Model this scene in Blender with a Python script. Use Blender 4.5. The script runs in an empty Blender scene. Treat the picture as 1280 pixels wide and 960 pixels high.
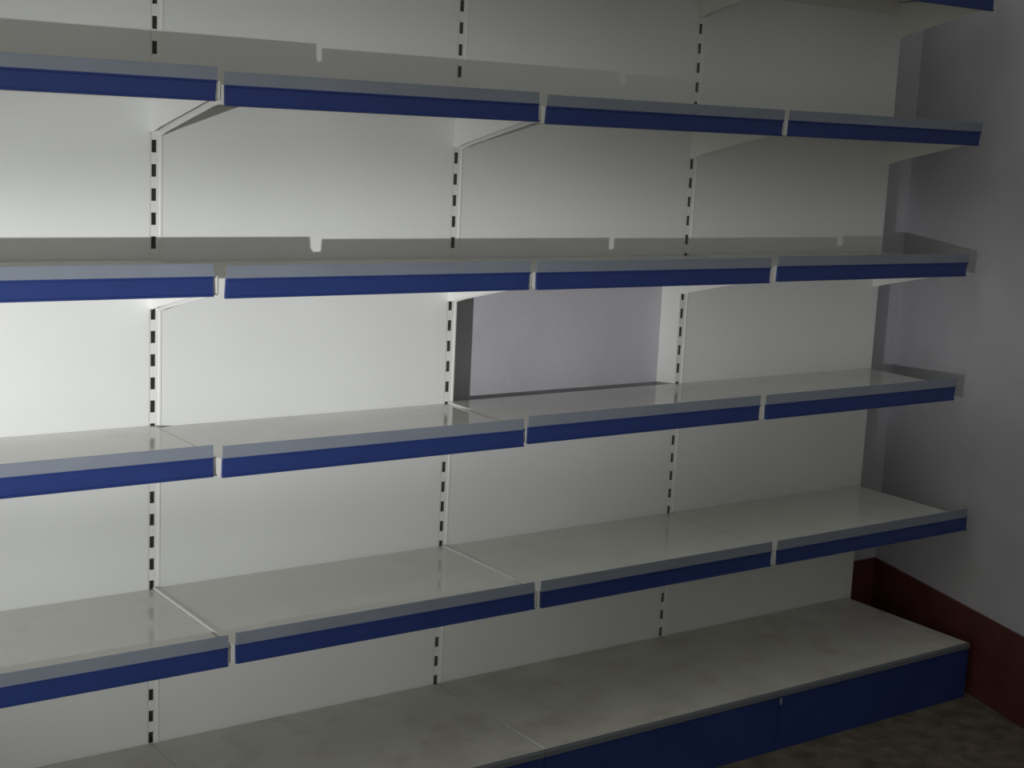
import bpy, bmesh, math
from mathutils import Matrix, Vector

# ------------------------------------------------------------------ camera
ZF = 0.085                                   # floor offset of the survey
scn = bpy.context.scene
col = scn.collection
cam_d = bpy.data.cameras.new('camera')
cam = bpy.data.objects.new('camera', cam_d)
col.objects.link(cam)
cam_d.sensor_width = 36.0
cam_d.lens = 1837.1 / 1280 * 36.0
cam_d.clip_start = 0.02
CR = Vector((0.81650997, -0.57542481, 0.04688036))
CU = Vector((0.06045653, 0.16597568, 0.9842749))
CF = Vector((0.57415719, 0.80083604, -0.17030898))
m = Matrix((CR, CU, -CF)).transposed().to_4x4()
m.translation = Vector((-1.17478, -2.94834, 1.45865 + ZF))
cam.matrix_world = m
scn.camera = cam

# ------------------------------------------------------------------ world, lights, exposure
w = bpy.data.worlds.new('dim_room')
scn.world = w
w.use_nodes = True
bg = w.node_tree.nodes['Background']
bg.inputs[0].default_value = (0.985, 1.0, 0.935, 1)   # even, dim ambient light of the room
bg.inputs[1].default_value = 0.40

TORCH = Vector((-2.60, -2.59, 1.03 + ZF))    # hand lamp to the left of the photographer, placed from the shadows it casts
def torch(name, power, cone, aim, color, size=0.012):
    d = bpy.data.lights.new(name, 'SPOT')
    d.energy = power
    d.spot_size = math.radians(cone)
    d.spot_blend = 1.0
    d.shadow_soft_size = size
    d.color = color
    o = bpy.data.objects.new(name, d)
    col.objects.link(o)
    o.location = TORCH
    o.rotation_euler = (Vector(aim) - TORCH).to_track_quat('-Z', 'Y').to_euler()
    return o
# one hand lamp beside the photographer: its crisp shadows show above the shelves and beside the missing panel
beam = torch('torch_beam_left_offscreen', 248, 60, (-0.1, 0, 0.98 + ZF), (0.985, 0.985, 1.0))
beam.scale = (1, 0.2, 1)                      # flat, wide beam
torch('torch_hot_spot_left_offscreen', 225, 34, (-0.1, 0, 0.95 + ZF), (0.97, 0.985, 1.0))

vs = scn.view_settings
vs.view_transform = 'Standard'
vs.look = 'None'
vs.gamma = 1.0
vs.use_curve_mapping = False
vs.exposure = 0.0

# ------------------------------------------------------------------ materials
def mat(name, color, rough=0.5, spec=0.5, noise=None, bump=None, blotch=None, rough_var=0.0):
    """noise=(scale, amount) value mottling; blotch=(scale, colour, lo, hi) stains; bump=(scale, strength)"""
    mt = bpy.data.materials.new(name)
    mt.use_nodes = True
    nt = mt.node_tree
    b = nt.nodes['Principled BSDF']
    b.inputs['Base Color'].default_value = (*color, 1)
    b.inputs['Roughness'].default_value = rough
    b.inputs['Specular IOR Level'].default_value = spec
    tc = nt.nodes.new('ShaderNodeTexCoord')
    geo = nt.nodes.new('ShaderNodeNewGeometry')
    src = geo.outputs['Position']
    last = None
    if noise:
        n = nt.nodes.new('ShaderNodeTexNoise'); n.inputs['Scale'].default_value = noise[0]; n.inputs['Detail'].default_value = 5
        nt.links.new(src, n.inputs['Vector'])
        r = nt.nodes.new('ShaderNodeValToRGB')
        a = noise[1]
        r.color_ramp.elements[0].position = 0.3; r.color_ramp.elements[1].position = 0.7
        r.color_ramp.elements[0].color = (*[c * (1 - a) for c in color], 1)
        r.color_ramp.elements[1].color = (*[min(1, c * (1 + a)) for c in color], 1)
        nt.links.new(n.outputs['Fac'], r.inputs['Fac'])
        last = r.outputs['Color']
    if blotch:
        n = nt.nodes.new('ShaderNodeTexNoise'); n.inputs['Scale'].default_value = blotch[0]; n.inputs['Detail'].default_value = 6
        nt.links.new(src, n.inputs['Vector'])
        r = nt.nodes.new('ShaderNodeMapRange')
        r.inputs['From Min'].default_value = blotch[2]; r.inputs['From Max'].default_value = blotch[3]
        r.inputs['To Max'].default_value = 0.75
        nt.links.new(n.outputs['Fac'], r.inputs['Value'])
        mx = nt.nodes.new('ShaderNodeMix'); mx.data_type = 'RGBA'
        nt.links.new(r.outputs['Result'], mx.inputs['Factor'])
        if last: nt.links.new(last, mx.inputs['A'])
        else: mx.inputs['A'].default_value = (*color, 1)
        mx.inputs['B'].default_value = (*blotch[1], 1)
        last = mx.outputs['Result']
    if last: nt.links.new(last, b.inputs['Base Color'])
    if rough_var:
        n = nt.nodes.new('ShaderNodeTexNoise'); n.inputs['Scale'].default_value = 7
        nt.links.new(src, n.inputs['Vector'])
        r = nt.nodes.new('ShaderNodeMapRange')
        r.inputs['To Min'].default_value = rough - rough_var; r.inputs['To Max'].default_value = rough + rough_var
        nt.links.new(n.outputs['Fac'], r.inputs['Value'])
        nt.links.new(r.outputs['Result'], b.inputs['Roughness'])
    if bump:
        n = nt.nodes.new('ShaderNodeTexNoise'); n.inputs['Scale'].default_value = bump[0]; n.inputs['Detail'].default_value = 3
        nt.links.new(src, n.inputs['Vector'])
        bp = nt.nodes.new('ShaderNodeBump'); bp.inputs['Strength'].default_value = bump[1]; bp.inputs['Distance'].default_value = 0.004
        nt.links.new(n.outputs['Fac'], bp.inputs['Height'])
        nt.links.new(bp.outputs['Normal'], b.inputs['Normal'])
    return mt

M = {
 'panel':   mat('white_panel_paint', (0.775, 0.785, 0.765), 0.42, 0.4, noise=(3, 0.025), bump=(4, 0.05)),
 'steel':   mat('white_steel_paint', (0.80, 0.80, 0.775), 0.35, 0.5, noise=(6, 0.02)),
 'deck':    mat('white_deck_paint', (0.70, 0.69, 0.65), 0.10, 0.65, bump=(5, 0.25), noise=(5, 0.04), blotch=(9, (0.61, 0.60, 0.55), 0.56, 0.80), rough_var=0.03),
 'base':    mat('dusty_base_deck', (0.60, 0.587, 0.54), 0.36, 0.45, noise=(6, 0.08), blotch=(11, (0.42, 0.39, 0.335), 0.50, 0.78), rough_var=0.08),
 'blue':    mat('blue_plastic', (0.022, 0.042, 0.168), 0.36, 0.4, noise=(12, 0.06)),
 'lip':     mat('grey_blue_plastic', (0.205, 0.228, 0.27), 0.32, 0.4, noise=(9, 0.05)),
 'kick':    mat('navy_steel_paint', (0.022, 0.042, 0.168), 0.45, 0.35, noise=(8, 0.12)),
 'kickrim': mat('navy_grey_edge', (0.13, 0.14, 0.155), 0.45, 0.35),
 'wall':    mat('lilac_wall_paint', (0.52, 0.507, 0.545), 0.7, 0.25, noise=(5, 0.05), blotch=(7, (0.44, 0.43, 0.45), 0.55, 0.85), bump=(45, 0.25)),
 'red':     mat('dark_red_gloss_paint', (0.115, 0.035, 0.032), 0.5, 0.3, noise=(10, 0.2), bump=(30, 0.2)),
 'floor':   mat('dirty_brown_floor', (0.13, 0.11, 0.08), 0.6, 0.25, noise=(16, 0.35), blotch=(23, (0.22, 0.18, 0.13), 0.54, 0.72), bump=(40, 0.3)),
}

# ------------------------------------------------------------------ helpers
def box(bm, x0, x1, y0, y1, z0, z1):
    v = [bm.verts.new((x, y, z)) for z in (z0, z1) for y in (y0, y1) for x in (x0, x1)]
    for f in ((0, 2, 3, 1), (4, 5, 7, 6), (0, 1, 5, 4), (2, 6, 7, 3), (0, 4, 6, 2), (1, 3, 7, 5)):
        bm.faces.new([v[i] for i in f])

def prism_x(bm, prof, xl, xr):
    """closed (y,z) profile swept along X; xl / xr are functions z -> x of the two ends"""
    a = [bm.verts.new((xl(z), y, z)) for y, z in prof]
    b = [bm.verts.new((xr(z), y, z)) for y, z in prof]
    n = len(prof)
    bm.faces.new(a); bm.faces.new(b[::-1])
    for i in range(n):
        j = (i + 1) % n
        bm.faces.new((a[j], a[i], b[i], b[j]))

def prism_plate(bm, outline, x0, x1):
    """(y,z) outline extruded from x0 to x1"""
    prism_x(bm, outline, lambda z: x0, lambda z: x1)

def build(name, bm, material, parent=None, bevel=0.0, segs=2):
    bmesh.ops.recalc_face_normals(bm, faces=bm.faces[:])
    me = bpy.data.meshes.new(name)
    bm.to_mesh(me); bm.free()
    me.materials.append(material)
    o = bpy.data.objects.new(name, me)
    col.objects.link(o)
    if parent: o.parent = parent
    if bevel:
        md = o.modifiers.new('bevel', 'BEVEL'); md.width = bevel; md.segments = segs
        md.limit_method = 'ANGLE'; md.angle_limit = math.radians(40)
    return o

def tag(o, label, cat, group=None):
    o['label'] = label; o['category'] = cat
    if group: o['group'] = group
    return o

def thing(name, label, cat, loc, group=None):
    o = bpy.data.objects.new(name, None)
    o.empty_display_size = 0.05
    o.location = loc
    col.objects.link(o)
    return tag(o, label, cat, group)

def struct(name, bm, material, bevel=0.0):
    o = build(name, bm, material, None, bevel)
    o['kind'] = 'structure'
    return o

# ------------------------------------------------------------------ room shell
YW = 0.077           # back wall face (uprights stand against it)
XW = 2.465           # side wall face
bm = bmesh.new(); box(bm, -6.0, XW + 0.25, -6.0, YW + 0.15, -0.10, 0.0); struct('floor', bm, M['floor'])
bm = bmesh.new(); box(bm, -6.0, XW + 0.05, YW, YW + 0.15, 0.0, 2.9); struct('wall_back', bm, M['wall'])
WD = Vector((-0.304, -0.953))             # the side wall runs out of square with the back wall
def slab(bm, off0, off1, y0, length, z0, z1):
    """upright slab along the side wall, from off0 to off1 in front of (-) or behind (+) its face"""
    n = Vector((0.953, -0.304)); c = Vector((XW, YW)) - WD * y0
    pts = [c + n * off0, c + n * off1, c + n * off1 + WD * length, c + n * off0 + WD * length]
    lo = [bm.verts.new((p.x, p.y, z0)) for p in pts]; hi = [bm.verts.new((p.x, p.y, z1)) for p in pts]
    bm.faces.new(lo[::-1]); bm.faces.new(hi)
    for i in range(4):
        j = (i + 1) % 4; bm.faces.new((lo[i], lo[j], hi[j], hi[i]))
bm = bmesh.new(); slab(bm, 0.0, 0.15, 0.10, 4.6, 0.0, 2.9); struct('wall_right', bm, M['wall'])
BBH = 0.245
bm = bmesh.new(); box(bm, -6.0, XW - 0.008, YW - 0.008, YW, 0.0, BBH); struct('baseboard_back', bm, M['red'], 0.002)
bm = bmesh.new(); slab(bm, -0.008, 0.004, 0.0, 4.5, 0.0, BBH); struct('baseboard_right', bm, M['red'], 0.002)

# ------------------------------------------------------------------ survey of the shelving run
PITCH = 0.748
UX = [-PITCH, 0.0, 0.748, 1.4945, 2.2592]               # upright centres
SL = [1.040 - 0.0, 1.0404, 1.0366, 1.0412, 1.0390]      # height of one slot on each upright
D = {0: 0.330, 1: 0.330, 2: 0.330, 3: 0.330, 4: 0.408, 5: 0.462}
LIP, RAILH = 0.0249, 0.064
UF = 0.0016                                             # upright front face, flush with the panels
BAY = ['fourth bay from side wall', 'third bay from side wall', 'bay with missing back panel', 'bay against side wall']
LEV = {0: 'fifth shelf', 1: 'fourth shelf', 2: 'third shelf', 3: 'second shelf', 4: 'first shelf'}

# ------------------------------------------------------------------ slotted uprights
def upright(i):
    x, top = UX[i], 2.2
    lab = ['white slotted steel upright at the open end of the shelving run',
           'white slotted steel upright between the fourth and third bays from side wall',
           'white slotted upright bordering the missing panel, farther from the side wall',
           'white slotted upright bordering the missing panel, nearer the side wall',
           'white slotted end upright standing beside the lilac side wall'][i]
    t = thing('slotted_upright', lab, 'upright', (x, 0, 0), 'slotted shelving uprights')
    bm = bmesh.new()
    hl, hw, sw, sh, y0, y1, tk = (0.0108 if i == 3 else 0.0080), 0.0165, 0.0054, 0.0130, UF, YW - 0.0005, 0.002
    if i == 4: y0 = 0.0062                              # the last panel covers the end upright
    # slotted front plate
    z = (SL[i] + ZF) % 0.05 + 0.15
    box(bm, -hl, -sw - 0.001, y0, y0 + tk, 0, top)
    box(bm, sw - 0.001, hw, y0, y0 + tk, 0, top)
    lo = 0.0
    while z < top - 0.03:
        box(bm, -sw - 0.001, sw - 0.001, y0, y0 + tk, lo, z - sh)
        lo = z + sh; z += 0.05
    box(bm, -sw - 0.001, sw - 0.001, y0, y0 + tk, lo, top)
    if i < 4: box(bm, hw - 0.0042, hw, y0 - 0.0020, y0, 0, top)      # added edge ridge, shaped to catch the lamp as a bright strip
    # sides, back and cap of the channel
    box(bm, -hl, -hl + tk, y0 + tk, y1, 0, top)
    box(bm, hw - tk, hw, y0 + tk, y1, 0, top)
    box(bm, -hl + tk, hw - tk, y1 - tk, y1, 0, top)
    box(bm, -hl + tk, hw - tk, y0 + tk, y1 - tk, top - tk, top)
    build('post', bm, M['steel'], t)
    bm = bmesh.new()                                    # plastic cap closing the channel
    box(bm, -hl - 0.001, hw + 0.001, y0, y1, top, top + 0.006)
    build('end_cap', bm, M['lip'], t, 0.001)
    return t
for i in range(5): upright(i)

# ------------------------------------------------------------------ back panels
ZL = {0: 1.9610, 1: 1.5999, 2: 1.2370, 3: 0.8830, 4: 0.5210, 5: 0.1620}   # nominal deck tops
def panel(b, row):
    """row r fills the height between level r (top) and level r+1 (bottom); row -1 is above the top shelf"""
    z1 = 2.18 if row < 0 else ZL[row] - 0.012
    z0 = ZL[row + 1] - 0.012
    what = {-1: 'above the fifth shelf', 0: 'between fourth and fifth shelves', 1: 'between third and fourth shelves',
            2: 'between second and third shelves', 3: 'between first and second shelves', 4: 'between base and first shelf'}[row]
    x0, x1 = UX[b] + 0.0168, UX[b + 1] - (0.0111 if b == 2 else 0.0083)
    if b == 3: x1 = UX[4] + 0.0165
    bm = bmesh.new()
    g = 0.0006
    box(bm, x0, x1, 0.0010, 0.0060, z0 + g, z1 - g)
    o = build('back_panel', bm, M['panel'], None, 0.0012)
    tag(o, 'white steel back panel ' + what + ', ' + BAY[b], 'back panel', 'white back panels')
for b in range(4):
    for row in range(-1, 5):
        if (b, row) != (2, 2): panel(b, row)

# ------------------------------------------------------------------ shelves
# rail ends per level and bay: x of (left top, left bottom, right top, right bottom), z of the rail top
RAIL = {
 1: [(-.7415, -.7415, -.0083, -.0139, 1.5490), (.0058, .0068, .7390, .7400, 1.5415), (.7640, .7600, 1.4900, 1.4820, 1.5380), (1.5080, 1.5070, 2.2593, 2.2470, 1.5387)],
 2: [(-.7390, -.7390, -.0128, -.0119, 1.1800), (.0160, .0121, .7387, .7346, 1.1755), (.7562, .7577, 1.4830, 1.4780, 1.1745), (1.5090, 1.5070, 2.2577, 2.2460, 1.1775)],
 3: [(-.7390, -.7390, -.0081, -.0075, .8240), (.0125, .0114, .7412, .7425, .8200), (.7545, .7536, 1.4825, 1.4767, .8245), (1.5022, 1.5040, 2.2571, 2.2493, .8240)],
 4: [(-.7400, -.7400, -.0060, -.0070, .4590), (.0095, .0110, .7360, .7382, .4610), (.7550, .7570, 1.4841, 1.4808, .4600), (1.5040, 1.5060, 2.2598, 2.2610, .4600)],
}
RAIL[0] = [(-.7400, -.7400, -.0083, -.0139, 1.9010), (.0075, .0085, .7390, .7400, 1.9010), (.7590, .7600, 1.4890, 1.4830, 1.9010), (1.5060, 1.5070, 2.2530, 2.2520, 1.9010)]
GAP = 0.0012
HEM = {(3, 1), (4, 1), (4, 2)}             # decks whose turned-up edge stands proud of the neighbour

def bracket(parent, x0, d, zt):
    """tapering steel arm hooked into the upright, x0 = left face"""
    bm = bmesh.new()
    out = [(UF, -0.004), (UF, -0.104), (-0.012, -0.104), (-0.05, -0.093), (-d + 0.055, -0.040),
           (-d + 0.012, -0.034), (-d + 0.012, -0.004)]
    prism_plate(bm, out, x0, x0 + 0.0022)
    return build('bracket', bm, M['steel'], parent)

def shelf(lv, b):
    d = D[lv]
    xlt, xlb, xrt, xrb, zt = RAIL[lv][b]
    z = zt + ZF - LIP                                   # deck top
    xm = 0.5 * (UX[b] + UX[b + 1])
    t = thing('metal_shelf', 'white shelf with blue price strip, %s up, %s' % (LEV[lv], BAY[b]),
              'shelf', (xm, 0, z), 'white shelves with blue price strips')
    L, R = UX[b] + GAP - xm, UX[b + 1] - GAP - xm
    # folded steel tray: top sheet, front, rear and side folds
    bm = bmesh.new()
    th = 0.0016
    yf, yb = -d + 0.006, -0.0003
    box(bm, L, R, yf, yb, -th, 0)
    box(bm, L, R, yf, yf + th, -0.037, -th)
    box(bm, L, R, yf + th, yf + 0.016, -0.037, -0.037 + th)
    box(bm, L, R, yb - th, yb, -0.038, -th)
    box(bm, L, L + th, yf + th, yb - th, -0.030, -th)
    box(bm, R - th, R, yf + th, yb - th, -0.030, -th)
    deck = build('deck', bm, M['deck'], t)
    if (lv, b) in HEM:
        bm = bmesh.new()
        prism_plate(bm, [(yf + 0.001, -0.003), (yf + 0.001, 0.0022), (yf + 0.004, 0.0036), (yb - 0.004, 0.0036), (yb, 0.0022), (yb, -0.003)], L - 0.0002, L + 0.0034)
        build('hem', bm, M['steel'], deck)
    bm = bmesh.new()                                    # stiffening channel under the middle of the sheet
    box(bm, -0.03, 0.03, yf + th, yb - th, -0.018, -0.016)
    box(bm, -0.03, -0.028, yf + th, yb - th, -0.016, -th); box(bm, 0.028, 0.03, yf + th, yb - th, -0.016, -th)
    build('stiffener', bm, M['steel'], deck)
    bracket(t, L + 0.0060, d, z)
    bracket(t, R - 0.0082, d, z)
    # price strip: blue label channel with its curled edges, grey-blue upstand on top
    zb = LIP - RAILH
    def lin(a_t, a_b):
        return lambda q: a_b - xm + (a_t - a_b) * (q - zb) / RAILH
    xl, xr = lin(xlt, xlb), lin(xrt, xrb)
    bm = bmesh.new()
    y0 = -d
    prof = [(y0 + 0.006, zb), (y0 - 0.0015, zb), (y0 - 0.003, zb + 0.0012), (y0 - 0.003, zb + 0.004), (y0, zb + 0.005),
            (y0 + 0.0012, -0.004), (y0 - 0.0015, -0.003), (y0 - 0.0015, 0.0002), (y0 + 0.006, 0.0002)]
    prism_x(bm, prof, xl, xr)
    strip = build('price_strip', bm, M['blue'], t)
    bm = bmesh.new()
    prof = [(y0 + 0.0035, 0.0002), (y0 - 0.0005, 0.0002), (y0 + 0.0012, LIP - 0.001), (y0 + 0.0022, LIP), (y0 + 0.0035, LIP - 0.001)]
    prism_x(bm, prof, xl, xr)
    lip = build('upstand', bm, M['lip'], strip)
    lip['label'] = 'grey-blue plastic upstand along the strip'
for lv in range(5):
    for b in range(4): shelf(lv, b)

# ------------------------------------------------------------------ base decks with kick plates
for b in range(4):
    d, z = D[5], 0.162
    xm = 0.5 * (UX[b] + UX[b + 1])
    t = thing('base_shelf', 'white base shelf with navy kick plate on floor, ' + BAY[b], 'base shelf', (xm, 0, 0), 'base shelves on the floor')
    L, R = UX[b] + 0.0006 - xm, UX[b + 1] - 0.0006 - xm
    if b == 3: R = 2.2560 - xm
    th = 0.0018
    bm = bmesh.new()
    box(bm, L, R, -d + 0.004, -0.001, z - th, z)
    box(bm, L, R, -d + 0.004, -d + 0.004 + th, z - 0.03, z - th)
    box(bm, L, R, -0.001 - th, -0.001, z - 0.03, z - th)
    bdeck = build('deck', bm, M['base'], t)
    for x0 in (L + 0.001, R - 0.012):                   # steel legs under the deck ends
        bm = bmesh.new()
        prism_plate(bm, [(-0.003, 0.0), (-0.003, z - th), (-d + 0.007, z - th), (-d + 0.005, 0.0)], x0, x0 + 0.011)
        build('leg', bm, M['steel'], t)
    if b == 2:                                          # sprung front corner of the sheet
        bm = bmesh.new()
        prism_plate(bm, [(-d + 0.005, z - 0.001), (-d + 0.005, z + 0.0050), (-d + 0.02, z + 0.0050), (-0.27, z + 0.0006), (-0.27, z - 0.001)], L, L + 0.0030)
        build('sheet_edge', bm, M['steel'], bdeck)
    if b == 3:                                          # added sliver, stands in for the bracket showing through the kick joint
        bm = bmesh.new()
        prism_plate(bm, [(-d - 0.0055, z - 0.036), (-d - 0.0075, z - 0.034), (-d - 0.0075, z - 0.020), (-d - 0.004, z - 0.017), (-d + 0.0, z - 0.020), (-d + 0.0, z - 0.034)], L + 0.002, L + 0.0055)
        c = build('joint_sliver', bm, M['lip'], t); c['label'] = 'small added pale sliver at the kick plate joint'
    bm = bmesh.new()
    prism_plate(bm, [(-d + 0.004, 0.0), (-d, 0.0), (-d, z - 0.016), (-d - 0.004, z - 0.014), (-d + 0.004, z - 0.014)], L + 0.0003, R - 0.0003)
    kick = build('kick_plate', bm, M['kick'], t)
    bm = bmesh.new()
    prism_plate(bm, [(-d + 0.004, z - 0.014), (-d - 0.004, z - 0.014), (-d - 0.003, z - 0.003), (-d + 0.001, z + 0.001), (-d + 0.004, z + 0.001)], L + 0.0003, R - 0.0003)
    rim = build('rim', bm, M['kickrim'], kick)
    rim['label'] = 'dull grey rim along the kick plate top'
